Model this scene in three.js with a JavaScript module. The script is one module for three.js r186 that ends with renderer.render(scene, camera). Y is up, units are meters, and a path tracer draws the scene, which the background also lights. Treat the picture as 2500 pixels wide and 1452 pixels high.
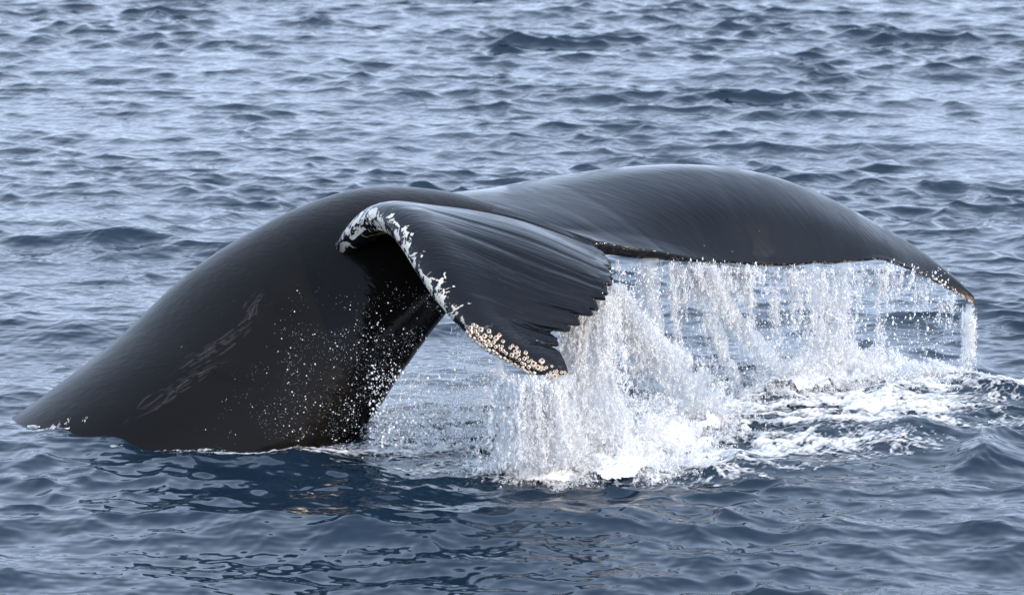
import * as THREE from 'three';
import { mergeGeometries } from 'three/addons/utils/BufferGeometryUtils.js';

/* ---------- camera, sky, sun, exposure ---------- */
const scene = new THREE.Scene();
const CAM_H = 4.45, CAM_D = 19.2, PITCH = THREE.MathUtils.degToRad(10.98), FOV = 10.6;
const camera = new THREE.PerspectiveCamera(FOV, 2500 / 1452, 0.5, 9000);
camera.position.set(0, CAM_H, CAM_D);
camera.rotation.set(-PITCH, 0, 0);
camera.focus = 19.25;
camera.userData.fStop = 3.9;
scene.add(camera);

const renderer = new THREE.WebGLRenderer({ antialias: true });
renderer.toneMapping = THREE.LinearToneMapping;
renderer.toneMappingExposure = 1.04;
renderer.shadowMap.enabled = true;

const SUN_AZ = 46, SUN_EL = 16;                      // degrees right of the line behind the camera, above the sea
const sunDir = new THREE.Vector3(
  Math.sin(SUN_AZ * Math.PI / 180) * Math.cos(SUN_EL * Math.PI / 180), Math.sin(SUN_EL * Math.PI / 180),
  Math.cos(SUN_AZ * Math.PI / 180) * Math.cos(SUN_EL * Math.PI / 180));
const sun = new THREE.DirectionalLight(new THREE.Color(1.0, 0.83, 0.62), 3.5);
sun.position.copy(sunDir).multiplyScalar(40);
sun.castShadow = true; sun.shadow.radius = 1.5; sun.shadow.mapSize.set(4096, 4096);
Object.assign(sun.shadow.camera, { left: -8, right: 8, top: 8, bottom: -8, near: 1, far: 90 });
scene.add(sun, sun.target);

{ // evening sky: pale bright haze low down, deeper blue overhead, a little warmth round the sun
  const W = 512, H = 256, d = new Float32Array(W * H * 4), mix = THREE.MathUtils.lerp;
  for (let j = 0; j < H; j++) for (let i = 0; i < W; i++) {
    const el = ((j + 0.5) / H - 0.5) * Math.PI, az = ((i + 0.5) / W - 0.5) * 2 * Math.PI;
    const x = Math.cos(az) * Math.cos(el), y = Math.sin(el), z = Math.sin(az) * Math.cos(el);
    const e = Math.max(0, y), k = Math.exp(-Math.pow(e / 1.08, 2.0)), o = (j * W + i) * 4, v = 0.86 + 0.24 * THREE.MathUtils.smoothstep(e, 0.12, 0.5);   // sky dimmed low and lifted higher up, added to lighten the near sea
    const g = Math.max(0, x * sunDir.x + y * sunDir.y + z * sunDir.z), glow = Math.pow(g, 6) * 0.5 * Math.exp(-e * 2.0);
    d[o] = mix(0.20, 1.42 * v, k) + glow * 1.0; d[o + 1] = mix(0.32, 1.74 * v, k) + glow * 0.72; d[o + 2] = mix(0.56, 2.30 * v, k) + glow * 0.42; d[o + 3] = 1;
  }
  const t = new THREE.DataTexture(d, W, H, THREE.RGBAFormat, THREE.FloatType);
  t.mapping = THREE.EquirectangularReflectionMapping; t.magFilter = t.minFilter = THREE.LinearFilter; t.needsUpdate = true;
  scene.background = t; scene.environment = t;
}

/* ---------- helpers ---------- */
function rng(seed) { let s = seed >>> 0; return () => { s = (s + 0x6d2b79f5) | 0; let t = Math.imul(s ^ (s >>> 15), 1 | s); t = (t + Math.imul(t ^ (t >>> 7), 61 | t)) ^ t; return ((t ^ (t >>> 14)) >>> 0) / 4294967296; }; }
const gauss = (r) => { let u = 0; for (let i = 0; i < 4; i++) u += r(); return (u - 2) * 1.73; };
const clamp = (x, a = 0, b = 1) => Math.min(b, Math.max(a, x)), lerp = (a, b, t) => a + (b - a) * t;
const sstep = (a, b, x) => { const t = clamp((x - a) / (b - a)); return t * t * (3 - 2 * t); };
const PERM = (() => { const r = rng(77), p = new Float32Array(4096); for (let i = 0; i < 4096; i++) p[i] = r(); return p; })();
const hash = (x, y, z) => PERM[(Math.imul(x, 73856093) ^ Math.imul(y, 19349663) ^ Math.imul(z, 83492791)) >>> 3 & 4095];
function noise(x, y = 0, z = 0) {                    // value noise, 0..1
  const ix = Math.floor(x), iy = Math.floor(y), iz = Math.floor(z); let fx = x - ix, fy = y - iy, fz = z - iz;
  fx = fx * fx * (3 - 2 * fx); fy = fy * fy * (3 - 2 * fy); fz = fz * fz * (3 - 2 * fz);
  const L = (k) => lerp(lerp(hash(ix, iy, iz + k), hash(ix + 1, iy, iz + k), fx), lerp(hash(ix, iy + 1, iz + k), hash(ix + 1, iy + 1, iz + k), fx), fy);
  return fz === 0 ? L(0) : lerp(L(0), L(1), fz);
}
function fbm(x, y, z = 0, n = 4) { let a = 0.5, s = 0, t = 0; for (let i = 0; i < n; i++) { s += a * noise(x, y, z); t += a; a *= 0.5; x = x * 2.03 + 17.1; y = y * 2.03 + 5.3; z = z ? z * 2.03 + 3.7 : 0; } return s / t; }
// a point of the place from where it shows in the photograph (2500 x 1452) and its distance along z
const FP = 726 / Math.tan(FOV * Math.PI / 360), SP = Math.sin(PITCH), CP = Math.cos(PITCH);
function at(px, py, z) {
  const a = (px - 1250) / FP, b = -(py - 726) / FP, dy = -SP + b * CP, dz = -CP - b * SP, t = (z - CAM_D) / dz;
  return new THREE.Vector3(a * t, CAM_H + dy * t, z);
}
function onSea(px, py, y = 0) {
  const a = (px - 1250) / FP, b = -(py - 726) / FP, dy = -SP + b * CP, dz = -CP - b * SP, t = (y - CAM_H) / dy;
  return new THREE.Vector3(a * t, y, CAM_D + dz * t);
}
const used = {};
const numbered = (n) => { const k = used[n] = (used[n] ?? -1) + 1; return k ? `${n}_${String(k).padStart(3, '0')}` : n; };
function tag(o, label, category, group, kind) { Object.assign(o.userData, { label, category }); if (group) o.userData.group = group; if (kind) o.userData.kind = kind; return o; }
const shade = (o) => { o.castShadow = o.receiveShadow = true; return o; };
const toSRGB = (c) => Math.round(255 * (c <= 0.0031308 ? 12.92 * c : 1.055 * Math.pow(c, 1 / 2.4) - 0.055));
function dataTex(W, H, fn, srgb) {
  const d = new Uint8Array(W * H * 4);
  for (let j = 0; j < H; j++) for (let i = 0; i < W; i++) { const c = fn((i + 0.5) / W, (j + 0.5) / H), o = (j * W + i) * 4; for (let k = 0; k < 3; k++) d[o + k] = srgb ? toSRGB(clamp(c[k] ?? c[0])) : Math.round(255 * clamp(c[k] ?? c[0])); d[o + 3] = 255; }
  const t = new THREE.DataTexture(d, W, H); t.magFilter = t.minFilter = THREE.LinearFilter; t.wrapS = t.wrapT = THREE.RepeatWrapping;
  if (srgb) t.colorSpace = THREE.SRGBColorSpace; t.needsUpdate = true; return t;
}

/* ---------- the sea ---------- */
const WAVES = (() => {
  const r = rng(4242), list = [], N = 110;
  for (let i = 0; i < N; i++) {
    const q = (i + r() * 0.9) / N, lam = 0.12 * Math.pow(30, q);                 // 0.12 to 3.6 m
    const spread = lam < 0.5 ? 0.95 : lam < 1.1 ? 0.8 : 0.6, th = gauss(r) * spread * 0.8 - Math.PI / 2 + (lam > 1.2 ? 0.12 : -0.1);
    const k = 2 * Math.PI / lam, steep = 0.0275 * (lam < 0.18 ? 0.8 : lam < 0.5 ? 1.22 : lam < 0.9 ? 0.85 : lam < 1.7 ? 0.62 : 0.5) * (0.6 + 0.8 * r());
    list.push({ kx: Math.cos(th) * k, kz: Math.sin(th) * k, a: steep / k, p: r() * 6.283, k, lam, dx: Math.cos(th), dz: Math.sin(th) });
  }
  return list;
})();
const BUMPS = [];   // swells and troughs round the tail: place in the photograph, reach in x and z (m), height (m)
for (const [px, py, rx, rz, h] of [[1120, 1195, 0.9, 0.30, -0.085], [1230, 1262, 1.2, 0.24, 0.055], [1600, 1190, 0.8, 0.3, 0.02], [2130, 1075, 0.75, 0.32, 0.10],
  [2330, 965, 0.5, 0.35, 0.09], [2440, 1110, 0.4, 0.25, 0.08], [1960, 985, 0.6, 0.25, 0.07], [1500, 1090, 0.7, 0.4, 0.05], [330, 1085, 0.3, 0.1, 0.05], [1900, 1130, 0.6, 0.2, 0.06], [700, 1120, 0.7, 0.2, 0.03]]) {
  const c = onSea(px, py); BUMPS.push([c.x, c.z, rx, rz, h]);
}
const CHURN = [];   // where the surface is broken up
for (const [px, py, rx, rz, h] of [[1450, 1080, 0.75, 0.55, 1], [1080, 1070, 0.6, 0.4, 0.7], [1980, 970, 0.75, 0.5, 1], [2250, 1030, 0.8, 0.6, 1], [2480, 1060, 0.5, 0.6, 0.9], [1800, 1060, 0.7, 0.45, 0.85], [150, 1070, 0.45, 0.2, 0.45], [950, 1150, 0.9, 0.22, 0.6], [560, 1170, 0.9, 0.25, 0.35], [1000, 1330, 1.0, 0.4, 0.3], [620, 1120, 0.6, 0.12, 0.5], [420, 1095, 0.5, 0.12, 0.6], [2430, 960, 0.5, 0.4, 0.5], [2400, 1130, 0.35, 0.2, 0.6], [700, 1110, 0.5, 0.15, 0.4]]) {
  const c = onSea(px, py); CHURN.push([c.x, c.z, rx, rz, h]);
}
function churn(x, z) { let s = 0; for (const [cx, cz, rx, rz, h] of CHURN) { const u = (x - cx) / rx, v = (z - cz) / rz, q = u * u + v * v; if (q < 6) s = Math.max(s, h * Math.exp(-q)); } return s; }
const seaOut = new THREE.Vector3();
function sea(x, z, cell = 0.02) {
  let y = 0, ox = 0, oz = 0;
  const far = 1 + 0.35 * clamp((-z - 3) / 22), n1 = noise(x * 0.85 + 3, z * 0.6 + 70), n2 = noise(x * 0.6 + 90, z * 0.5 + 20), n3 = noise(x * 1.5 + 7, z * 1.1 + 33);
  const back = clamp((1 - z) / 6), fine = far * (1 + 0.4 * sstep(0.6, 2, z)) * (0.42 + 1.5 * n1 * n1), mid = lerp(0.18 + 1.5 * n2 * n2 + 0.95 * n3 * n3, 0.46 + 1.5 * n2 * n2 + 1.0 * n3 * n3, back) * far;
  for (const w of WAVES) {
    const f = (cell * 3.2 > w.lam ? 0 : Math.min(1, (w.lam / (cell * 3.2) - 1) * 1.2)) * (w.lam < 0.36 ? fine : w.lam < 1.3 ? mid : 0.8 * far);
    if (f <= 0) continue;
    const ph = w.kx * x + w.kz * z + w.p, a = w.a * f;
    y += a * Math.sin(ph); const c = a * Math.cos(ph) * 1.4; ox += w.dx * c; oz += w.dz * c;
  }

  // gusts: calmer and rougher patches
  const gust = 0.66 + 0.72 * noise(x * 0.23 + 40, z * 0.16 + 11);
  y *= gust; ox *= gust; oz *= gust;
  y -= 0.15 * sstep(1.3, 4.7, z) * (1 - sstep(5, 9, z));   // the near side of a low swell
  if (Math.abs(x) < 6 && z > -5 && z < 6) {
    for (const [cx, cz, rx, rz, h] of BUMPS) { const u = (x - cx) / rx, v = (z - cz) / rz, q = u * u + v * v; if (q < 9) y += h * Math.exp(-q); }
    const c = churn(x, z);
    if (c > 0.01) y += c * (0.085 * (fbm(x * 4.2, z * 5.5, 0.5, 5) - 0.5) + 0.03 * (1 - 2 * Math.abs(noise(x * 9 + 3, z * 12, 0.5) - 0.5) - 0.5) + 0.022 * (1 - 2 * Math.abs(noise(x * 19, z * 24 + 7, 0.5) - 0.5) - 0.5));
  }
  return seaOut.set(x + ox, y, z + oz);
}
{
  const xs = [], zs = [];
  const grow = (list, from, step, to, g) => { let v = from, s = step; while (Math.abs(v) < Math.abs(to)) { s *= g; v += Math.sign(to) * s; list.push(v); } };
  { const l = [], r = []; grow(l, -9, 0.025, -4000, 1.28); grow(r, 9, 0.025, 4000, 1.28); xs.push(...l.reverse()); for (let x = -9; x <= 9.0001; x += 0.025) xs.push(x); xs.push(...r); }
  { const f = []; grow(f, 5.2, 0.03, 400, 1.28); zs.push(...f.reverse()); let z = 5.2; while (z > -33) { zs.push(z); z -= 0.0215 + 0.0235 * clamp((3 - z) / 30); } const b = []; grow(b, z, 0.05, -6000, 1.28); zs.push(...b); }
  const nx = xs.length, nz = zs.length, pos = new Float32Array(nx * nz * 3), uv = new Float32Array(nx * nz * 2), index = new Uint32Array((nx - 1) * (nz - 1) * 6);
  for (let j = 0, o = 0; j < nz; j++) for (let i = 0; i < nx; i++, o++) {
    const cx = Math.max(xs[Math.min(i + 1, nx - 1)] - xs[i], i ? xs[i] - xs[i - 1] : 0), cz = Math.max(zs[j] - zs[Math.min(j + 1, nz - 1)], j ? zs[j - 1] - zs[j] : 0);
    const p = sea(xs[i], zs[j], Math.max(cx, cz));
    pos[o * 3] = p.x; pos[o * 3 + 1] = p.y; pos[o * 3 + 2] = p.z; uv[o * 2] = xs[i] / 2.3; uv[o * 2 + 1] = zs[j] / 2.3;
  }
  for (let j = 0, o = 0; j < nz - 1; j++) for (let i = 0; i < nx - 1; i++, o += 6) { const a = j * nx + i, b = a + 1, c = a + nx, d = c + 1; index.set([a, b, c, b, d, c], o); }
  const g = new THREE.BufferGeometry();
  g.setAttribute('position', new THREE.BufferAttribute(pos, 3)); g.setAttribute('uv', new THREE.BufferAttribute(uv, 2)); g.setIndex(new THREE.BufferAttribute(index, 1)); g.computeVertexNormals();
  // fine ripples, periodic over 2.3 m
  const r = rng(99), rip = []; for (let i = 0; i < 46; i++) { const m = Math.round(8 + 38 * r() ** 1.3), th = gauss(r) * 0.8 + Math.PI / 2; const a = Math.round(m * Math.cos(th)), b = Math.round(m * Math.sin(th)) || 3; rip.push([a * 2 * Math.PI, b * 2 * Math.PI, r() * 6.28, 1 / Math.hypot(a, b)]); }
  const amp = rip.reduce((s, q) => s + q[3] * q[3], 0) ** 0.5;
  const ripple = dataTex(1024, 1024, (u, v) => { let s = 0; for (const q of rip) s += q[3] * Math.sin(q[0] * u + q[1] * v + q[2]); return [0.5 + 0.2 * s / amp]; });
  const m = new THREE.MeshPhysicalMaterial({ color: new THREE.Color(0.0075, 0.0195, 0.034), roughness: 0.06, ior: 1.36, bumpMap: ripple, bumpScale: 0.012 });
  const water = shade(new THREE.Mesh(g, m)); water.name = 'water'; water.userData = { kind: 'structure', label: 'dark blue rippled sea all round the whale', category: 'water' };
  scene.add(water);
}

/* ---------- the whale: stock and flukes ---------- */
const cr = (a, b, c, d, t) => { const t2 = t * t, t3 = t2 * t; return 0.5 * (2 * b + (c - a) * t + (2 * a - 5 * b + 4 * c - d) * t2 + (3 * b - a - 3 * c + d) * t3); };
function spline(list, t) {      // list of Vector3, t 0..1
  const n = list.length - 1, f = clamp(t) * n, i = Math.min(n - 1, Math.floor(f)), u = f - i, g = (k) => list[clamp(k, 0, n)], a = g(i - 1), b = g(i), c = g(i + 1), d = g(i + 2);
  return new THREE.Vector3(cr(a.x, b.x, c.x, d.x, u), cr(a.y, b.y, c.y, d.y, u), cr(a.z, b.z, c.z, d.z, u));
}
const spl1 = (list, t) => { const n = list.length - 1, f = clamp(t) * n, i = Math.min(n - 1, Math.floor(f)), u = f - i, g = (k) => list[clamp(k, 0, n)]; return cr(g(i - 1), g(i), g(i + 1), g(i + 2), u); };
// middle surface of the flukes: stations from the near tip over the keel to the far tip, each from leading to trailing edge
const NET = [
  [[1355, 930, 1.25], [1366, 928, 1.25], [1376, 924, 1.24], [1383, 920, 1.24], [1388, 914, 1.23]],
  [[1275, 900, 1.23], [1296, 890, 1.22], [1325, 884, 1.20], [1352, 880, 1.19], [1380, 880, 1.18]],
  [[1165, 838, 1.18], [1200, 820, 1.16], [1250, 822, 1.12], [1305, 830, 1.10], [1360, 838, 1.10]],
  [[1080, 752, 1.08], [1120, 732, 1.06], [1200, 742, 1.03], [1310, 772, 1.08], [1415, 794, 1.10]],
  [[1012, 660, 0.93], [1055, 632, 0.91], [1150, 655, 0.92], [1310, 712, 1.03], [1468, 752, 1.08]],
  [[958, 575, 0.72], [1000, 552, 0.68], [1100, 566, 0.66], [1300, 622, 0.86], [1498, 688, 0.98]],
  [[888, 552, 0.46], [925, 524, 0.42], [1020, 524, 0.32], [1260, 556, 0.52], [1490, 640, 0.68]],
  [[790, 690, 0.12], [856, 612, 0.06], [1000, 545, -0.04], [1240, 552, 0.12], [1470, 614, 0.30]],
  [[900, 560, -0.34], [1010, 520, -0.30], [1130, 520, -0.22], [1290, 552, -0.02], [1446, 602, 0.18]],
  [[1130, 530, -0.80], [1170, 500, -0.70], [1270, 505, -0.42], [1410, 555, -0.08], [1535, 617, 0.10]],
  [[1330, 478, -1.00], [1350, 462, -0.90], [1420, 480, -0.62], [1550, 545, -0.28], [1650, 632, -0.05]],
  [[1570, 438, -1.15], [1588, 430, -1.08], [1640, 444, -0.82], [1720, 520, -0.46], [1775, 644, -0.25]],
  [[1785, 444, -1.25], [1800, 436, -1.20], [1840, 454, -0.95], [1890, 530, -0.65], [1918, 652, -0.45]],
  [[1962, 494, -1.30], [1975, 487, -1.26], [2000, 502, -1.08], [2033, 560, -0.82], [2055, 642, -0.65]],
  [[2120, 568, -1.30], [2130, 562, -1.27], [2146, 576, -1.15], [2168, 606, -0.98], [2188, 642, -0.85]],
  [[2262, 645, -1.22], [2268, 641, -1.20], [2278, 652, -1.14], [2285, 670, -1.08], [2292, 692, -1.03]],
  [[2394, 733, -1.11], [2398, 736, -1.11], [2400, 741, -1.10], [2401, 748, -1.10], [2401, 754, -1.10]],
].map((row, i) => row.map(([x, y, z]) => at(x, y, z + ([0.36, 0.33, 0.28, 0.22, 0.15, 0.08, 0.02][i] ?? 0))));
{ const full = NET.map((row) => row.map((p) => p.clone())), n = NET.length - 1; for (let i = 1; i < n; i++) for (let j = 0; j < 5; j++) { const p = full[i][j], a = full[i - 1][j], b = full[i + 1][j]; NET[i][j].copy(p).addScaledVector(p.clone().multiplyScalar(2).sub(a).sub(b), 0.14); } }
const NS = NET.length - 1;                          // keel at station 8
const midSurf = (u, v) => { const q = []; const f = clamp(u) * NS, i = Math.min(NS - 1, Math.floor(f)); for (let k = i - 1; k <= i + 2; k++) q.push(spline(NET[clamp(k, 0, NS)], v)); const t = f - i, k = [(1 - t) ** 3 / 6, (3 * t ** 3 - 6 * t * t + 4) / 6, (-3 * t ** 3 + 3 * t * t + 3 * t + 1) / 6, t ** 3 / 6], o = new THREE.Vector3(); q.forEach((p, n) => o.addScaledVector(p, k[n])); return o; };
// teeth of the ragged trailing edges (share of the chord that is missing)
const TEETH = [0.085, 0.118, 0.166, 0.187, 0.224, 0.241, 0.270, 0.281, 0.306, 0.321, 0.352, 0.366, 0.41];
function ragged(u) {
  let cut = 0.018 * (fbm(u * 170, 2.5, 0, 3) - 0.35);
  for (let i = 0; i < TEETH.length - 1; i++) if (u >= TEETH[i] && u < TEETH[i + 1]) { const t = (u - TEETH[i]) / (TEETH[i + 1] - TEETH[i]), dep = [0.16, 0.20, 0.10, 0.12, 0.05, 0.08, 0.03, 0.05, 0.022, 0.035, 0.015, 0.02][i]; cut += dep * Math.pow(t, 1.5) * sstep(0, 0.22, 1 - t) * (0.8 + 0.5 * noise(u * 300, 4)); }
  if (u > 0.6) cut += 0.03 * (noise(u * 46, 9.1) - 0.3) + 0.05 * Math.exp(-(((u - 0.86) / 0.018) ** 2));
  return cut;
}
const HALF = (u) => { const s = Math.abs(u - 0.5) * 2; return 0.016 + 0.078 * Math.pow(1 - s, 0.55) * (1 - 0.5 * Math.exp(-(((u - 0.445) / 0.03) ** 2))); };   // half thickness
function profile(v, notchy = 0) { const cap = Math.sqrt(clamp((1 - v) / 0.014)); return cap * Math.max(0.30 - 0.1 * v + notchy, 2.97 * Math.sqrt(Math.max(0, v)) - 1.26 * v - 3.516 * v * v + 2.843 * v ** 3 - 1.036 * v ** 4 + 0.085 * v) * Math.min(1, v * 400); }   // rounded nose, thin tail; 1 at most
function flukePoint(u, w) {                          // w: 0 trailing edge on top, 0.5 leading edge, 1 trailing edge below
  const top = w <= 0.5, c = top ? 1 - 2 * w : 2 * w - 1, v0 = 0.5 - 0.5 * Math.cos(Math.PI * c), v = v0 * (1 - ragged(u) * sstep(0.35, 1, v0));
  const e = 0.004, p = midSurf(u, v), du = midSurf(Math.min(1, u + e), v).sub(midSurf(Math.max(0, u - e), v)), dv = midSurf(u, Math.min(1, v + 0.01)).sub(midSurf(u, Math.max(0, v - 0.01)));
  const n = dv.cross(du).normalize(); if (n.y < 0) n.negate();
  const tip = Math.min(1, Math.min(u, 1 - u) * 14), s = HALF(u) * Math.sqrt(tip) * profile(v0, 0.2 * sstep(0.49, 0.51, u) * (1 - sstep(0.58, 0.68, u))) * (u > 0.5 ? 1 : 1.05);
  // long folds that run from the leading edge to the teeth
  let fold = 0;
  if (top) { const k = sstep(0.12, 0.5, v0) * sstep(0.03, 0.1, Math.min(u, 1 - u)) * (u < 0.5 ? 1 : 0.2); fold = -k * 0.45 * (0.013 * Math.pow(noise(u * 78 + 0.6 * fbm(u * 20, v0 * 3), v0 * 1.3), 4) * 2.2 - 0.008 * (noise(u * 42, v0 * 2.2, 0) - 0.5)); }
  return p.addScaledVector(n, (top ? 1 : -1) * s + fold);
}
// distance along the skin from the leading edge, in metres
const SKIN = (() => { const A = 96, B = 160, d = new Float32Array((A + 1) * (B + 1)); for (let i = 0; i <= A; i++) { const row = []; for (let j = 0; j <= B; j++) row.push(flukePoint(i / A, j / B)); for (let j = B / 2 - 1, s = 0; j >= 0; j--) d[i * (B + 1) + j] = s += row[j].distanceTo(row[j + 1]); for (let j = B / 2 + 1, s = 0; j <= B; j++) d[i * (B + 1) + j] = s += row[j].distanceTo(row[j - 1]); }
  return (u, w) => { const f = clamp(u) * A, g = clamp(w) * B, i = Math.min(A - 1, Math.floor(f)), j = Math.min(B - 1, Math.floor(g)), x = f - i, y = g - j, k = i * (B + 1) + j; return lerp(lerp(d[k], d[k + 1], y), lerp(d[k + B + 1], d[k + B + 2], y), x); }; })();
// stock: back line, belly line and half width, from under water to the notch
const BACK = [[-190, 1190, -0.1], [62, 1020, -0.15], [262, 864, -0.2], [460, 678, -0.25], [648, 553, -0.3], [803, 486, -0.36], [930, 463, -0.4], [1070, 470, -0.36], [1180, 493, -0.27], [1310, 537, -0.08], [1440, 590, 0.17]].map((p) => at(...p));
const BELLY = [[700, 1290, 0.8], [830, 1110, 0.66], [900, 1010, 0.56], [965, 915, 0.47], [1025, 835, 0.38], [1085, 760, 0.3], [1140, 700, 0.22], [1200, 650, 0.16], [1260, 622, 0.14], [1350, 612, 0.15], [1432, 606, 0.17]].map((p) => at(...p));
const WIDE = [0.70, 0.64, 0.58, 0.50, 0.41, 0.32, 0.25, 0.17, 0.105, 0.06, 0.026];
function stockPoint(t, th) {
  const d = spline(BACK, t), b = spline(BELLY, t), e = 0.01, m = d.clone().add(b).multiplyScalar(0.5);
  const ax = spline(BACK, Math.min(1, t + e)).add(spline(BELLY, Math.min(1, t + e))).sub(spline(BACK, Math.max(0, t - e))).sub(spline(BELLY, Math.max(0, t - e)));
  const half = d.clone().sub(b).multiplyScalar(0.5), n = ax.clone().cross(half).normalize(); if (n.z < 0) n.negate();
  const c = Math.cos(th), s = Math.sin(th), w = spl1(WIDE, t) * Math.pow(Math.abs(s), 1.12) * Math.sign(s) * (0.94 - 0.12 * c);
  const bumpy = 0.008 * (fbm(t * 14, th * 3, 0, 3) - 0.5) - [0.40, 0.455, 0.515, 0.56, 0.625, 0.67].reduce((k, a) => k + 0.022 * Math.exp(-(((t - a) / 0.0045) ** 2)), 0) * Math.exp(-(Math.min(th, 2 * Math.PI - th) ** 2) * 14) + (Math.abs(th) < 0.12 ? 0.012 * (noise(t * 46, 1.7) - 0.5) * sstep(0.3, 0.6, t) : 0);
  return m.addScaledVector(half, c * (1 + bumpy)).addScaledVector(n, w);
}
function gridGeometry(nu, nv, fn, closed, uvs) {
  const pos = [], uv = [], idx = [];
  for (let i = 0; i <= nu; i++) for (let j = 0; j <= nv; j++) { const p = fn(i / nu, j / nv); pos.push(p.x, p.y, p.z); const q = uvs(i / nu, j / nv); uv.push(q[0], q[1]); }
  for (let i = 0; i < nu; i++) for (let j = 0; j < nv; j++) { const a = i * (nv + 1) + j, b = a + nv + 1; idx.push(a, b, a + 1, b, b + 1, a + 1); }
  const g = new THREE.BufferGeometry();
  g.setAttribute('position', new THREE.Float32BufferAttribute(pos, 3)); g.setAttribute('uv', new THREE.Float32BufferAttribute(uv, 2)); g.setIndex(idx); g.computeVertexNormals();
  if (closed) { const n = g.attributes.normal; for (let i = 0; i <= nu; i++) { const a = i * (nv + 1), b = a + nv, v = new THREE.Vector3(n.getX(a) + n.getX(b), n.getY(a) + n.getY(b), n.getZ(a) + n.getZ(b)).normalize(); n.setXYZ(a, v.x, v.y, v.z); n.setXYZ(b, v.x, v.y, v.z); } }
  return g;
}
const whale = new THREE.Group(); whale.name = 'humpback_whale'; whale.position.copy(onSea(480, 1060));
tag(whale, 'black humpback whale diving, its arched tail and dripping flukes above the sea', 'whale');
scene.add(whale);
{
  const flukes = gridGeometry(760, 230, (u, w) => flukePoint(u, w), false, (u, w) => [u, w]);
  const stock = gridGeometry(220, 180, (t, q) => stockPoint(t, q * 2 * Math.PI), true, (t, q) => [t, q]);
  const g = mergeGeometries([stock, flukes], true); g.translate(-whale.position.x, -whale.position.y, -whale.position.z);
  // colour of the flukes: black skin, white scars along the near leading edge, crust along the trailing edges
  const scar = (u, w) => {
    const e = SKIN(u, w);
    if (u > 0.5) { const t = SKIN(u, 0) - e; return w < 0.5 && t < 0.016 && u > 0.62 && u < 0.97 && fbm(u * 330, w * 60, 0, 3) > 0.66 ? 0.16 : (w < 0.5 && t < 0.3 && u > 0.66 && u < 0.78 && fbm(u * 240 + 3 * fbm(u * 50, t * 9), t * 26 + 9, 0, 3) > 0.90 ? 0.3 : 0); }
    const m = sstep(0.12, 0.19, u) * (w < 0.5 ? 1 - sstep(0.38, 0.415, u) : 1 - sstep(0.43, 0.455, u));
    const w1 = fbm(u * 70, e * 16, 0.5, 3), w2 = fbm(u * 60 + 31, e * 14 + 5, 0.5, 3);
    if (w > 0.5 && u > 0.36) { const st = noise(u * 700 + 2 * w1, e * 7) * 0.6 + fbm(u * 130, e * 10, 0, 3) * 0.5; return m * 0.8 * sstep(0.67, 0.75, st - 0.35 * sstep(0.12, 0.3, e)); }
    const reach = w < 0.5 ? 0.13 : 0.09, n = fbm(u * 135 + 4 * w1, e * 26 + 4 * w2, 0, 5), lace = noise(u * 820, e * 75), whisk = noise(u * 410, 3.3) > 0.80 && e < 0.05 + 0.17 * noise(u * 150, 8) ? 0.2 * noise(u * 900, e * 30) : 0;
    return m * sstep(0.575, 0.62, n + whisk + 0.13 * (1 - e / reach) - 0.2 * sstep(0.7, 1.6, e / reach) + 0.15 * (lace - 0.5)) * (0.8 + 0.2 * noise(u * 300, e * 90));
  };
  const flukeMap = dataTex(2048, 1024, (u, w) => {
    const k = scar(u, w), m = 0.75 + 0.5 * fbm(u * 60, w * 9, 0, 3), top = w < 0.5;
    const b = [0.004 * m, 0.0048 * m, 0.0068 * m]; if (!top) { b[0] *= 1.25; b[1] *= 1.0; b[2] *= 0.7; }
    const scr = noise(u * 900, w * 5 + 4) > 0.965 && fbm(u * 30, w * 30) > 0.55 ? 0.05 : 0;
    const y = !top && u > 0.36 && u < 0.5 ? 1 : 0;  // golden sunlight painted into the scars under the near fluke root
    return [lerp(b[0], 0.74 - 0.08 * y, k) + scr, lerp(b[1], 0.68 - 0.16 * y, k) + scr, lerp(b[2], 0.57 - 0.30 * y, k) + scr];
  }, true);
  const flukeBump = dataTex(2048, 1024, (u, w) => {
    const q = u + 0.004 * (fbm(u * 18, w * 6) - 0.5) - 0.13 * sstep(0.49, 0.62, u) * (1 - sstep(0.86, 0.97, u)) * (1 - 2 * w);
    const g = w, len = (0.4 + noise(u * 30, w * 7)) * (u > 0.5 ? lerp(1, 0.45, sstep(0.47, 0.58, u)) : 1);
    return [clamp(0.5 + len * (0.42 * (noise(q * 420, g * 24) - 0.5) + 0.5 * (noise(q * 860 + 5, g * 46) - 0.5)) + 0.25 * (noise(q * 210, g * 60) - 0.5) + 0.2 * (fbm(q * 90, g * 20) - 0.5))];
  });
  const flukeGloss = dataTex(1024, 512, (u, w) => [0.07 + 0.26 * sstep(0.35, 0.68, fbm(u * 34 + 2 * fbm(u * 20, w * 9), w * 13, 0, 4)) + 0.05 * (noise(u * 300, w * 60) - 0.5)]);
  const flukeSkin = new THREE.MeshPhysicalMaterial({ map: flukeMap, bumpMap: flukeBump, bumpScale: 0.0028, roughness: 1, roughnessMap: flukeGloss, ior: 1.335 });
  flukeSkin.name = 'fluke_skin';
  // rake marks on the flank: families of fine lines
  const marks = []; { const r = rng(31); for (const [t0, q0, t1, q1, n, s] of [[0.15, 0.252, 0.275, 0.262, 13, 0.007], [0.095, 0.268, 0.205, 0.282, 9, 0.006], [0.265, 0.258, 0.31, 0.238, 7, 0.006], [0.08, 0.262, 0.125, 0.268, 5, 0.004]]) for (let i = 0; i < n; i++) { const o = gauss(r) * s; marks.push([t0 + gauss(r) * 0.012, q0 + o, t1 + gauss(r) * 0.015, q1 + o * 0.5, 0.35 + 0.65 * r(), (r() - 0.5) * 0.02]); } }
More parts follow.
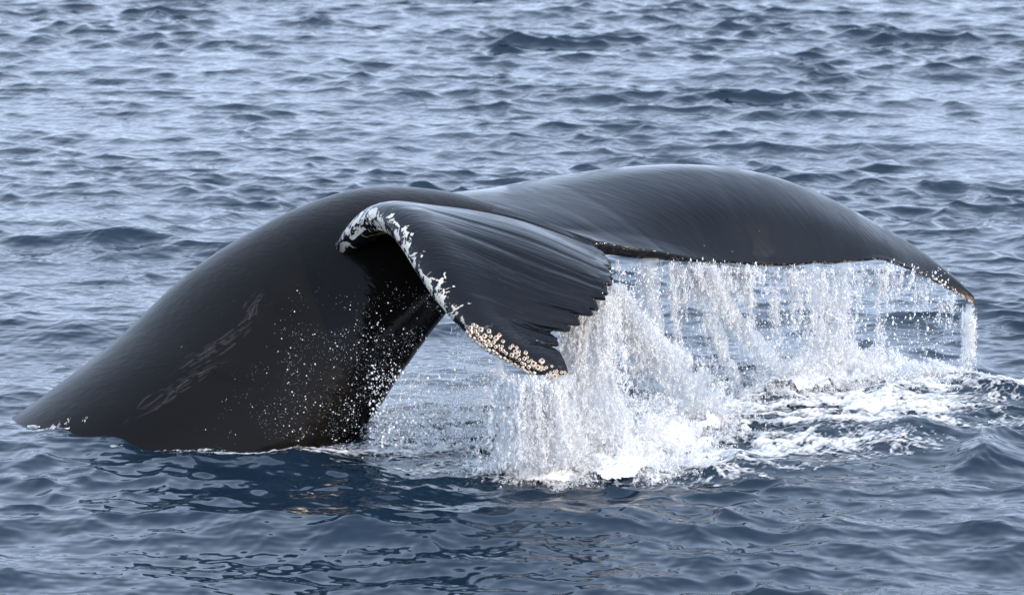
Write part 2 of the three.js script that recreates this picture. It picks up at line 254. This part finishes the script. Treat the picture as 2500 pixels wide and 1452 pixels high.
  // a film of water still runs over the belly side; its upper rim is ragged, the skin above it has drained
  const wetness = (t, q) => { const x = q > 0.5 ? 1 - q : q; return sstep(-0.006, 0.006, x - (t < 0.1 ? lerp(0.335, 0.30, t / 0.1) : lerp(0.30, 0.262, sstep(0.15, 0.42, t))) + 0.05 * (fbm(t * 26, x * 24, 0.5, 4) - 0.5) + 0.025 * (noise(t * 110, x * 90) - 0.5)); };
  const stockGloss = dataTex(1024, 1024, (t, q) => [lerp(0.30, 0.13, wetness(t, q)) + 0.06 * (noise(t * 60, q * 60) - 0.5)]);
  const stockMap = dataTex(2048, 1024, (t, q) => {
    const m = 0.7 + 0.6 * fbm(t * 30, q * 14, 0, 4); let k = 0;
    if (t > 0.05 && t < 0.4 && q > 0.2 && q < 0.33) for (const [t0, q0, t1, q1, a, bow] of marks) { const f = (t - t0) / (t1 - t0); if (f > 0 && f < 1) { const c = lerp(q0, q1, f) + bow * Math.sin(f * 3.14); const d = Math.abs(q - c); if (d < 0.0011) k = Math.max(k, a * (1 - d / 0.0011) * Math.sin(f * 3.14) * sstep(0.3, 0.6, noise(t * 160, q * 300))); } }
    const speck = noise(t * 420, q * 420) > 0.985 && noise(t * 20, q * 20) > 0.5 ? 0.25 : 0;
    return [0.0052 * m + 0.06 * k + speck, 0.0043 * m + 0.056 * k + speck * 0.9, 0.0038 * m + 0.052 * k + speck * 0.8];
  }, true);
  const stockBump = dataTex(1024, 1024, (t, q) => [clamp(0.5 + 0.5 * (fbm(t * 70, q * 40, 0, 3) - 0.5) + 0.35 * (noise(t * 190, q * 150) - 0.5))]);
  const stockSkin = new THREE.MeshPhysicalMaterial({ map: stockMap, bumpMap: stockBump, bumpScale: 0.0026, roughness: 1, roughnessMap: stockGloss, ior: 1.21 });
  stockSkin.name = 'stock_skin';
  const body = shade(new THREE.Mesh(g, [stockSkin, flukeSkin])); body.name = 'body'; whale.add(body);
}

/* ---------- barnacles on the flukes ---------- */
{
  const r = rng(8), make = (seed) => {
    const q = rng(seed), pts = [[0.98, 0], [0.86, 0.34], [0.68, 0.66], [0.56, 0.74], [0.46, 0.66], [0.36, 0.4], [0.001, 0.3]].map(([x, y]) => new THREE.Vector2(x, y));
    const g = new THREE.LatheGeometry(pts, 10), p = g.attributes.position, col = [];
    for (let i = 0; i < p.count; i++) {
      const x = p.getX(i), y = p.getY(i), z = p.getZ(i), k = 1 + 0.16 * Math.sin(Math.atan2(z, x) * 6 + seed) * (Math.hypot(x, z) > 0.4 ? 1 : 0.3), rr = i % pts.length;
      p.setXYZ(i, x * k, y, z * k);
      col.push(...(rr < 4 ? [0.68, 0.60, 0.50] : rr === 4 ? [0.55, 0.27, 0.08] : [0.13, 0.05, 0.016]).map((c) => c * (0.85 + 0.3 * q())));
    }
    g.setAttribute('color', new THREE.Float32BufferAttribute(col, 3)); g.computeVertexNormals(); return g;
  };
  const shells = [make(1), make(2), make(3), make(4)], m = new THREE.MeshStandardMaterial({ vertexColors: true, roughness: 0.55 }); m.name = 'shell';
  const up = new THREE.Vector3(0, 1, 0), placed = [];
  const wAt = (u, e, top) => { let w = 0.5; while (w > 0.02 && w < 0.98 && SKIN(u, w) < e) w += top ? -0.003 : 0.003; return w; };
  function stick(u, w, rad) {
    const p = flukePoint(u, w), a = flukePoint(u + 0.003, w).sub(p), b = flukePoint(u, w + 0.006).sub(p), n = a.cross(b).normalize();
    const mid = midSurf(u, 0.25); if (n.dot(p.clone().sub(mid)) < 0 && w > 0.42) n.negate(); if (w <= 0.42 && n.y < 0) n.negate();
    for (const o of placed) if (o.p.distanceTo(p) < (o.r + rad) * 0.8) return;
    placed.push({ p, r: rad });
    const o = shade(new THREE.Mesh(shells[Math.floor(r() * 4)], m)); o.name = numbered('barnacle');
    o.position.copy(p).addScaledVector(n, -0.1 * rad).sub(whale.position); o.quaternion.setFromUnitVectors(up, n); o.rotateY(r() * 6); o.scale.set(rad, rad * (0.9 + 0.5 * r()), rad);
    whale.add(o);
  }
  for (let i = 0; i < 3000 && placed.length < 185; i++) { const u = 0.006 + 0.138 * r(), clumpy = noise(u * 60, 3); if (clumpy < 0.16) continue; const e = gauss(r) * 0.042 + 0.012; stick(u, wAt(u, Math.abs(e), e > 0), 0.009 + 0.011 * r() * r() + (clumpy > 0.7 ? 0.003 : 0)); }
  for (let i = 0; i < 8; i++) { const u = 0.35 + 0.012 * r(); stick(u, wAt(u, 0.03 + 0.05 * r(), true), 0.009 + 0.006 * r()); }
  for (let i = 0; i < 400 && placed.length < 195; i++) { const u = 0.93 + 0.062 * r(); stick(u, r() < 0.5 ? wAt(u, 0.03 * r(), true) : 0.03 + 0.06 * r(), 0.006 + 0.006 * r()); }
  // crust of tiny shells along both trailing edges
  const spots = []; for (let i = 0; i < 420; i++) { const u = r() < 0.78 ? 0.66 + 0.32 * r() : 0.16 + 0.28 * r(); if (noise(u * 120, 6) < 0.45) continue; spots.push([u, r() < 0.5 ? 0.004 + 0.012 * r() : 0.999 - 0.012 * r()]); }
  const inst = shade(new THREE.InstancedMesh(shells[0], m, spots.length)), M = new THREE.Matrix4(), Q = new THREE.Quaternion();
  spots.forEach(([u, w], i) => { const p = flukePoint(u, w).sub(whale.position), s = 0.0025 + 0.0035 * r(); Q.setFromAxisAngle(new THREE.Vector3(r() - 0.5, r() - 0.5, r() - 0.5).normalize(), r() * 6); inst.setMatrixAt(i, M.compose(p, Q, new THREE.Vector3(s, s, s))); });
  inst.material = m.clone(); inst.material.name = 'crust'; inst.material.color.setRGB(0.5, 0.44, 0.36); inst.name = 'barnacle_crust'; inst.userData.kind = 'stuff'; whale.add(inst);
}

/* ---------- falling water ---------- */
// small groups of drops: one copy of a group stands for a dozen drops that fall side by side
const bead = () => { const g = new THREE.IcosahedronGeometry(1, 0), p = g.attributes.position, n = g.attributes.normal; for (let i = 0; i < p.count; i++) n.setXYZ(i, p.getX(i), p.getY(i), p.getZ(i)); g.deleteAttribute('uv'); return g; };
function cluster(seed, n, tall) {
  const r = rng(seed), list = [];
  for (let i = 0; i < n; i++) { const g = bead(), q = r(), s = 0.085 + 0.075 * r() + 0.26 * q ** 6, k = 1 + tall * 1.6 * r() * r(); g.scale(s * (0.8 + 0.4 * r()), s * k, s * (0.8 + 0.4 * r())); g.rotateZ((r() - 0.5) * 0.7); g.translate(gauss(r) * 0.55, gauss(r) * (0.55 + 0.6 * tall), gauss(r) * 0.55); list.push(g); }
  return mergeGeometries(list);
}
const GROUPS = [cluster(1, 13, 0.2), cluster(2, 12, 0.55), cluster(3, 13, 0.3)], SINGLE = (() => { const g = new THREE.IcosahedronGeometry(1, 1); return g; })();
const clear = new THREE.MeshPhysicalMaterial({ color: 0xffffff, transmission: 1, thickness: 0.01, ior: 1.333, roughness: 0.02 }); clear.name = 'clear_water';
const froth = new THREE.MeshPhysicalMaterial({ color: new THREE.Color(0.95, 0.955, 0.96), roughness: 0.8, ior: 1.333, transmission: 0.45, thickness: 0 }); froth.name = 'frothy_water';
const film = new THREE.MeshPhysicalMaterial({ color: new THREE.Color(0.93, 0.95, 0.97), roughness: 0.6, ior: 1.333, transmission: 0.9, thickness: 0, side: THREE.DoubleSide }); film.name = 'water_film';
const foamy = new THREE.MeshPhysicalMaterial({ color: new THREE.Color(0.74, 0.74, 0.735), roughness: 0.55, ior: 1.333 }); foamy.name = 'foam';
function drops(name, geometry, material, list, parent) {
  const o = shade(new THREE.InstancedMesh(geometry, material, list.length)), M = new THREE.Matrix4(), Q = new THREE.Quaternion(), E = new THREE.Euler(), S = new THREE.Vector3();
  list.forEach((d, i) => { E.set(d.tx ?? 0, d.ry ?? 0, d.tz ?? 0); o.setMatrixAt(i, M.compose(d.p.clone().sub(parent.position ?? new THREE.Vector3()), Q.setFromEuler(E), S.set(d.r, d.r * (d.k ?? 1), d.r))); });
  o.name = name; o.userData.kind = 'stuff'; parent.add(o); return o;
}
const path = (pts, t) => { const n = pts.length - 1, f = clamp(t) * n, i = Math.min(n - 1, Math.floor(f)), u = f - i; return pts[i].map((a, k) => lerp(a, pts[i + 1][k], u)); };
// one stream: pts are [px, py, z, half width in px]; n groups of drops; most of them froth, some clear; film: a share of the width that hangs together as a sheet
function stream(label, pts, n, opt = {}) {
  const id = (used.water_stream ?? -1) + 1, r = rng(1000 + id * 17 + n), g = new THREE.Group(); g.name = numbered('water_stream');
  const end = pts[pts.length - 1]; g.position.copy(at(end[0], end[1], end[2])); tag(g, label, 'water stream', opt.group); scene.add(g);
  const lists = [[], [], [], []]; let tries = 0, made = 0; const depth = opt.depth ?? 0.6;
  const put = (x, py, z, rad, k, spread) => { lists[r() < (opt.clear ?? 0.34) ? 3 : 1 + Math.floor(r() * 2)].push({ p: at(x + gauss(r) * spread, py + 5 + Math.abs(gauss(r)) * 4, z), r: rad / 400 * (opt.size ?? 1), k, ry: r() * 6, tz: (r() - 0.5) * 0.3 }); made++; };
  // strings: each hangs from the edge, thins and breaks into beads
  while (made < n * 0.66 && tries++ < n) {
    const off = clamp(gauss(r) * 0.55, -1.3, 1.3), reach = lerp(1, 0.3 + 0.75 * Math.pow(r(), 1.4), opt.fray ?? 0.3), from = opt.top ? 0 : r() * r() * 0.5, m = Math.round((12 + 34 * reach) * (0.6 + 0.6 * r())), ph = r() * 60, fat = 0.42 + 1.5 * Math.pow(r(), 2.2), deep = gauss(r) * depth;
    for (let i = 0; i < m; i++) {
      const f = (i + 0.6 * r()) / m, t = from + (reach - from) * f; if (t > 1) break;
      if (f > 0.35 && noise(f * 14, ph) < 0.2 + 0.3 * f) continue;
      const [px, py, z, w] = path(pts, t);
      put(px + off * w * (0.8 + 0.3 * t) + 7 * (noise(t * 4, ph + 9) - 0.5) * (1 + w / 40), py, z + deep * w / 400, (2.6 + 2.0 * r() - 1.0 * f) * fat, (1.3 + 2.2 * r() * (1 - 0.5 * f)) / Math.max(1, fat), 0.8 + 2.2 * f + fat);
    }
  }
  while (made < n && tries++ < n * 9) {
    const t = Math.pow(r(), opt.top ?? 1.0), [px, py, z, w] = path(pts, t), x = px + clamp(gauss(r) * 0.6, -1.8, 1.8) * w, clump = noise(x / 13, py / 17, 3.5);
    if (clump < (opt.thin ?? 0.42) + 0.25 * t * (opt.fray ?? 0.3)) continue;
    put(x, py, z + gauss(r) * w / 400 * depth, 2.0 + 3.6 * r(), 1 + 0.5 * r(), 3);
  }
  if (lists[1].length) drops('droplet', GROUPS[1], froth, lists[1], g);
  if (lists[2].length) drops('droplet', GROUPS[2], froth, lists[2], g);
  if (lists[3].length) drops('clear_droplet', GROUPS[1], clear, lists[3], g);
  if (opt.film) {
    const nu = Math.round(pts.length * 60), nv = 46, pos = [], keep = [], idx = [];
    for (let i = 0; i <= nu; i++) for (let j = 0; j <= nv; j++) {
      const t = i / nu, [px, py, z, w] = path(pts, t), q = j / nv * 2 - 1, x = px + q * w * opt.film * (1 + 0.25 * (noise(py / 30, id * 7 + Math.sign(q)) - 0.5));
      const k = noise(x / 16 + 9, py / 70, 1.5), p = at(x, py, z + 0.03 * (noise(x / 20, py / 90, 4.5) - 0.5) + 0.025 * (noise(x / 8, py / 26, 6.5) - 0.5) + 0.05 * Math.cos(q * 1.5)).sub(g.position);
      pos.push(p.x, p.y, p.z); keep.push(fbm(x / 24 + id, py / 44, 2.5, 3) + 0.22 * k - 0.42 * Math.abs(q) ** 3 - 0.25 * t * t > (opt.holes ?? 0.34) - 0.06);
    }
    for (let i = 0; i < nu; i++) for (let j = 0; j < nv; j++) { const a = i * (nv + 1) + j, b = a + nv + 1; if (keep[a] && keep[b] && keep[a + 1] && keep[b + 1]) idx.push(a, b, a + 1, b, b + 1, a + 1); }
    const s = new THREE.BufferGeometry(); s.setAttribute('position', new THREE.Float32BufferAttribute(pos, 3)); s.setIndex(idx); s.computeVertexNormals();
    const m = shade(new THREE.Mesh(s, film)); m.name = 'water_sheet'; g.add(m);
  }
  return g;
}
const FARG = 'streams of water falling from the far fluke';
const far = (label, pts, n, opt = {}) => stream(label, pts, Math.round(n * 0.68), { group: FARG, ...opt });
far('few thin drips falling from the notch between the flukes', [[1505, 622, 0.06, 8], [1507, 700, 0.06, 10]], 26, { thin: 0.3, size: 0.7 });
far('glassy blue sheet of water, leftmost broad stream under the far fluke', [[1578, 630, -0.02, 32], [1590, 740, -0.05, 26], [1612, 850, -0.08, 26], [1648, 885, -0.1, 16]], 900, { clear: 0.6, thin: 0.34, film: 1, holes: 0.42 });
far('narrow beaded string of water right of the glassy sheet', [[1640, 636, -0.08, 20], [1648, 740, -0.1, 16], [1652, 870, -0.1, 9]], 560, { thin: 0.36 });
far('broad ragged curtain of droplets under the inner far fluke', [[1715, 642, -0.2, 62], [1735, 730, -0.22, 66], [1750, 800, -0.25, 60]], 2600, { thin: 0.36, fray: 0.6, film: 0.8, holes: 0.58, top: 1.35, fray: 0.8 });
far('slanting plume of water sliding right into the rear splash', [[1735, 660, -0.25, 26], [1775, 760, -0.35, 34], [1840, 840, -0.45, 40], [1890, 920, -0.6, 44], [1912, 960, -0.65, 40]], 2100, { clear: 0.4, thin: 0.30, film: 1, holes: 0.3 });
far('forked lobe of water left of the slanting plume', [[1735, 770, -0.3, 26], [1765, 860, -0.4, 26], [1800, 940, -0.5, 34]], 700, { clear: 0.4, thin: 0.38, film: 0.8 });
far('thin curtain of droplets at the middle of the far trailing edge', [[1815, 648, -0.35, 46], [1820, 700, -0.36, 46], [1825, 780, -0.36, 42]], 1300, { fray: 0.7, thin: 0.36, top: 1.4 });
far('slim string of water, second from the middle of the far fluke', [[1836, 652, -0.36, 9], [1838, 740, -0.36, 7], [1842, 830, -0.36, 6]], 170, { thin: 0.3 });
far('long thread of water reaching from the far fluke to the splash', [[1890, 654, -0.43, 18], [1896, 780, -0.45, 14], [1912, 930, -0.5, 16]], 640, { fray: 0.5 });
far('short tapering stream left of the dense middle column', [[1935, 654, -0.47, 30], [1940, 720, -0.47, 13], [1944, 800, -0.47, 12]], 560, { top: 1.3, thin: 0.36 });
far('dense column of falling water at the middle of the far fluke', [[1985, 652, -0.55, 46], [1988, 740, -0.56, 36], [1990, 830, -0.6, 38], [1995, 930, -0.7, 50]], 1700, { thin: 0.36, film: 0.5, holes: 0.56, fray: 0.7 });
far('widest white column of water pouring into the rear splash', [[2062, 642, -0.66, 42], [2056, 740, -0.67, 36], [2050, 830, -0.7, 36], [2045, 930, -0.8, 60]], 2000, { thin: 0.34, film: 0.6, holes: 0.52, fray: 0.5 });
far('sparse beaded stream right of the widest white column', [[2155, 640, -0.82, 34], [2152, 720, -0.82, 22], [2152, 880, -0.85, 20]], 760, { fray: 0.7 });
far('short ragged drips where the far trailing edge bends', [[2195, 650, -0.86, 34], [2192, 680, -0.86, 26], [2190, 725, -0.86, 12]], 200, {});
far('loose string of droplets inward of the far fluke tip', [[2262, 680, -0.98, 20], [2256, 750, -0.98, 14], [2258, 880, -0.98, 10]], 220, { fray: 0.6 });
far('short fringe of drips beside the far fluke tip', [[2325, 712, -1.06, 26], [2316, 745, -1.06, 16], [2310, 800, -1.06, 10]], 160, {});
far('lone column of water under the far fluke tip', [[2366, 742, -1.09, 22], [2366, 830, -1.09, 19], [2361, 925, -1.09, 17]], 1300, { thin: 0.3, film: 0.6, holes: 0.46 });
const NEARG = 'streams of water falling from the near fluke';
const near = (label, pts, n, opt = {}) => stream(label, pts.map(([x, y, z, w]) => [x, y, z + (opt.fwd ?? 0.2), w]), n, { group: NEARG, ...opt });
near('wide white cascade under the near fluke tip', [[1310, 915, 1.24, 90], [1310, 1000, 1.25, 90], [1315, 1080, 1.27, 105], [1330, 1140, 1.3, 140]], 6500, { fwd: 0.33, thin: 0.3, clear: 0.2, depth: 0.35, film: 1, holes: 0.30 });
near('bright curtain of water falling from the teeth of the near fluke', [[1480, 715, 0.62, 26], [1440, 800, 0.78, 64], [1430, 900, 0.9, 80], [1440, 1000, 1.0, 110], [1450, 1090, 1.1, 130]], 7500, { thin: 0.3, clear: 0.2, depth: 0.35, film: 1, holes: 0.27 });
near('smooth sheet of water fanning right from the near fluke to the sea', [[1500, 690, 0.52, 20], [1540, 800, 0.5, 60], [1610, 880, 0.5, 95], [1690, 960, 0.4, 105], [1740, 1020, 0.35, 90]], 6000, { fwd: 0.05, thin: 0.28, clear: 0.4, depth: 0.3, film: 1, holes: 0.26 });
near('narrow glassy rope of water, leftmost below the near fluke tip', [[1222, 880, 1.19, 14], [1218, 950, 1.2, 12], [1214, 1020, 1.2, 14]], 300, { fwd: 0.28, thin: 0.25, clear: 0.5, film: 1 });
near('few drips falling from the near leading edge above the barnacles', [[1130, 800, 1.12, 12], [1125, 840, 1.12, 6], [1118, 880, 1.12, 5]], 40, { fwd: 0.25, thin: 0.35, size: 0.7 });

/* ---------- splashes, spray and foam ---------- */
function splash(label, spots, n, seed, crown = 1) {
  const r = rng(seed), g = new THREE.Group(); g.name = numbered('splash'); const c = spots[0]; g.position.copy(onSea(c[0], c[1])); tag(g, label, 'splash', 'splashes where the water lands'); scene.add(g);
  const lists = [[], [], []]; const tot = spots.reduce((s, q) => s + q[5], 0), spot = spots.map((q) => [onSea(q[0], q[1]), ...q.slice(2)]);
  const crest = (x, z) => { let h = 0; for (const [o, rx, rz, hh] of spot) { const a = (x - o.x) / rx, b = (z - o.z) / rz, q = a * a + b * b; if (q < 5) h = Math.max(h, hh * Math.exp(-q * 1.3)); } return h; };
  for (const [o, rx, rz, h, wgt] of spot) {
    const k = Math.round(n * wgt / tot);
    for (let i = 0; i < k; i++) {
      const a = gauss(r) * 0.6, b = gauss(r) * 0.6, x = o.x + a * rx, z = o.z + b * rz, top = crest(x, z);
      const y = sea(x, z).y + top * (1.5 * Math.pow(r(), 1.5) * (0.4 + 1.1 * noise(x * 8, z * 8, 0.5)) + 0.08);
      if (noise(x * 7 + 3, y * 9, z * 7 + 1) < 0.30 || noise(x * 24, y * 24, z * 24) < 0.32) continue;
      lists[r() < 0.22 ? 2 : Math.floor(r() * 2)].push({ p: new THREE.Vector3(x, y, z), r: (0.005 + 0.011 * r()) * (0.7 + 0.3 * crown), k: 0.8 + 0.7 * r(), ry: r() * 6, tz: (r() - 0.5) * 2.4 });
    }
  }
  if (crown === 1) {  // the boiling white body under the drops
    let x0 = 99, x1 = -99, z0 = 99, z1 = -99; for (const [o, rx, rz] of spot) { x0 = Math.min(x0, o.x - 1.6 * rx); x1 = Math.max(x1, o.x + 1.6 * rx); z0 = Math.min(z0, o.z - 1.6 * rz); z1 = Math.max(z1, o.z + 1.6 * rz); }
    const st = spots.length < 3 ? 0.005 : 0.0085, nx = Math.round((x1 - x0) / st), nz = Math.round((z1 - z0) / st), pos = [], keep = [], idx = [];
    for (let j = 0; j <= nz; j++) for (let i = 0; i <= nx; i++) {
      const x = x0 + i * st, z = z0 + j * st, h = crest(x, z), big = fbm(x * 6, z * 6, 0.7, 4), fine = 1 - 2 * Math.abs(fbm(x * 26, z * 26, 0.3, 3) - 0.5), p = h > 0.02 ? sea(x, z) : seaOut.set(x, -9, z);
      const y = p.y + h * (0.25 + 1.1 * big * big) + 0.03 * (fine - 0.8) * sstep(0.02, 0.1, h) + 0.012 * (noise(x * 90, z * 90) - 0.5);
      pos.push(x - g.position.x + 0.02 * (noise(x * 30, z * 30, 2.5) - 0.5), y - g.position.y, z - g.position.z + 0.02 * (noise(x * 30, z * 30, 7.5) - 0.5)); keep.push(h > 0.045 && h * 3.2 + 0.8 * (fbm(x * 9, z * 12, 3.5, 4) - 0.5) > 0.22);
    }
    for (let j = 0; j < nz; j++) for (let i = 0; i < nx; i++) { const a = j * (nx + 1) + i, b = a + nx + 1; if (keep[a] && keep[b] && keep[a + 1] && keep[b + 1]) idx.push(a, b, a + 1, b, b + 1, a + 1); }
    const q = new THREE.BufferGeometry(); q.setAttribute('position', new THREE.Float32BufferAttribute(pos, 3)); q.setIndex(idx); q.computeVertexNormals();
    const m = shade(new THREE.Mesh(q, foamy)); m.name = 'froth'; g.add(m);
  }
  drops('droplet', GROUPS[0], froth, lists[0], g); drops('droplet', GROUPS[1], froth, lists[1], g); drops('clear_droplet', GROUPS[0], clear, lists[2], g);
}
splash('large white splash boiling under the near fluke tip', [[1440, 1130, 0.46, 0.26, 0.34, 10], [1335, 1142, 0.26, 0.18, 0.32, 5], [1570, 1095, 0.38, 0.25, 0.22, 5], [1690, 1060, 0.3, 0.16, 0.10, 2]], 20000, 5);
splash('creamy white splash behind, under the far fluke', [[2030, 940, 0.42, 0.32, 0.24, 8], [1930, 965, 0.36, 0.28, 0.15, 4], [2140, 930, 0.32, 0.25, 0.15, 3], [2250, 950, 0.3, 0.2, 0.07, 2]], 14000, 6);
splash('low spray of small droplets between the whale stock and the splash', [[1080, 1050, 0.55, 0.35, 0.22, 5], [1000, 1070, 0.35, 0.2, 0.12, 2]], 4200, 7, 0);
splash('small lump of white wash where the back slides under at far left', [[210, 1070, 0.06, 0.035, 0.075, 1], [170, 1064, 0.09, 0.035, 0.04, 1]], 200, 9);
{ // loose drops in the air
  const r = rng(21), S = [];
  const box = (n, x0, x1, y0, y1, z0, z1, pow = 1) => { for (let i = 0; i < n; i++) { const q = r(); S.push({ p: at(lerp(x0, x1, r()), lerp(y0, y1, Math.pow(r(), pow)), lerp(z0, z1, r())), r: (0.7 + 0.5 * r() + 2.0 * q ** 6) / 400, k: 1 + 0.6 * r() }); } };
  box(2600, 1560, 2330, 650, 940, -0.9, -0.1); box(1100, 1100, 1220, 780, 1050, 0.7, 1.3); box(1800, 900, 1230, 880, 1090, 0.8, 1.3, 0.7); box(700, 1480, 1620, 650, 860, 0, 0.7);
  for (let i = 0; i < 3600; i++) { // flung off the belly side: dense beside it, thinning to the left
    const a = r(), back = 18 + 330 * Math.pow(r(), 1.9), px = 1085 - 225 * a - back + 20 * gauss(r), py = 735 + 330 * a + 30 * gauss(r); if (fbm(px / 60, py / 60, 0, 4) + 0.25 * (r() - 0.5) < 0.42) continue;
    const q = r(); S.push({ p: at(px, py, 0.98 + 0.25 * r()), r: (0.14 + 0.28 * r() + 1.5 * q ** 11) / 400 }); }
  const o = drops('spray', SINGLE, froth, S, scene); tag(o, 'loose white droplets of spray in the air round the tail', 'spray', null, 'stuff');
}
{ // foam lying on the churned sea
  const patches = [[1500, 1130, 0.75, 0.26, 1], [1680, 1060, 0.5, 0.2, 0.8], [2020, 1062, 0.42, 0.10, 0.85], [1980, 1000, 0.7, 0.2, 0.8], [2250, 965, 0.55, 0.2, 0.75], [2430, 955, 0.3, 0.07, 0.8], [1050, 1090, 0.6, 0.14, 0.6], [200, 1066, 0.22, 0.05, 0.85], [100, 1052, 0.3, 0.06, 0.6], [335, 1078, 0.14, 0.03, 0.9], [470, 1092, 0.3, 0.03, 0.5], [1850, 1105, 0.45, 0.12, 0.7], [830, 1100, 0.25, 0.04, 0.8], [420, 1103, 0.3, 0.02, 0.65], [640, 1108, 0.4, 0.025, 0.65], [1850, 1000, 0.7, 0.3, 0.75], [2150, 1000, 0.6, 0.28, 0.85], [2360, 940, 0.45, 0.18, 0.8], [1950, 1095, 0.6, 0.16, 0.7], [1250, 1120, 0.4, 0.2, 0.6], [2300, 1040, 0.6, 0.2, 0.5], [1750, 1110, 0.6, 0.2, 0.8], [2080, 1030, 0.8, 0.25, 0.7], [2480, 960, 0.35, 0.12, 0.9], [2250, 925, 0.4, 0.14, 0.9]].map((q) => [onSea(q[0], q[1]), ...q.slice(2)]);
  const r = rng(3), st = 0.0095, x0 = -2.9, x1 = 3.6, z0 = -2.0, z1 = 1.7, nx = Math.round((x1 - x0) / st), nz = Math.round((z1 - z0) / st), id = new Int32Array((nx + 1) * (nz + 1)).fill(-1), pos = [], idx = [], alpha = [];
  for (let j = 0; j <= nz; j++) for (let i = 0; i <= nx; i++) {
    const x = x0 + i * st, z = z0 + j * st; let k = 0; for (const [o, rx, rz, a] of patches) { const u = (x - o.x) / rx, v = (z - o.z) / rz, q = u * u + v * v; if (q < 4) k = Math.max(k, a * Math.exp(-q * 0.9)); }
    if (k < 0.08) continue;
    const lace = 1 - 2 * Math.abs(fbm(x * 3.2, z * 6 + 9, 0.5, 4) - 0.5), bub = fbm(x * 22, z * 30, 0.4, 3);
    const grain = fbm(x * 55 + 5, z * 70, 0.6, 2), cover = sstep(0.04, 0.85, 0.72 * k + 1.1 * (lace - 0.84) + 0.8 * (bub - 0.5) + 0.95 * (grain - 0.5));
    if (cover < 0.03) continue; alpha.push(1, 1, 1, Math.min(1, cover * 1.05));
    const p = sea(x, z); id[j * (nx + 1) + i] = pos.length / 3; pos.push(p.x, p.y + 0.004 + (0.014 * k * bub + 0.012 * grain * k) * cover, p.z);
  }
  for (let j = 0; j < nz; j++) for (let i = 0; i < nx; i++) { const a = id[j * (nx + 1) + i], b = id[(j + 1) * (nx + 1) + i], c = id[j * (nx + 1) + i + 1], d = id[(j + 1) * (nx + 1) + i + 1]; if (a >= 0 && b >= 0 && c >= 0) idx.push(a, b, c); if (b >= 0 && d >= 0 && c >= 0) idx.push(b, d, c); }
  const g = new THREE.BufferGeometry(); g.setAttribute('position', new THREE.Float32BufferAttribute(pos, 3)); g.setAttribute('color', new THREE.Float32BufferAttribute(alpha, 4)); g.setIndex(idx); g.computeVertexNormals();
  const lacy = foamy.clone(); lacy.name = 'lacy_foam'; lacy.vertexColors = true; lacy.transparent = true; lacy.color.setRGB(0.80, 0.79, 0.77);
  const o = shade(new THREE.Mesh(g, lacy)); o.name = 'sea_foam'; scene.add(o); tag(o, 'patches of white foam lying on the churned sea round the splashes', 'foam', null, 'stuff');
}

renderer.render(scene, camera);
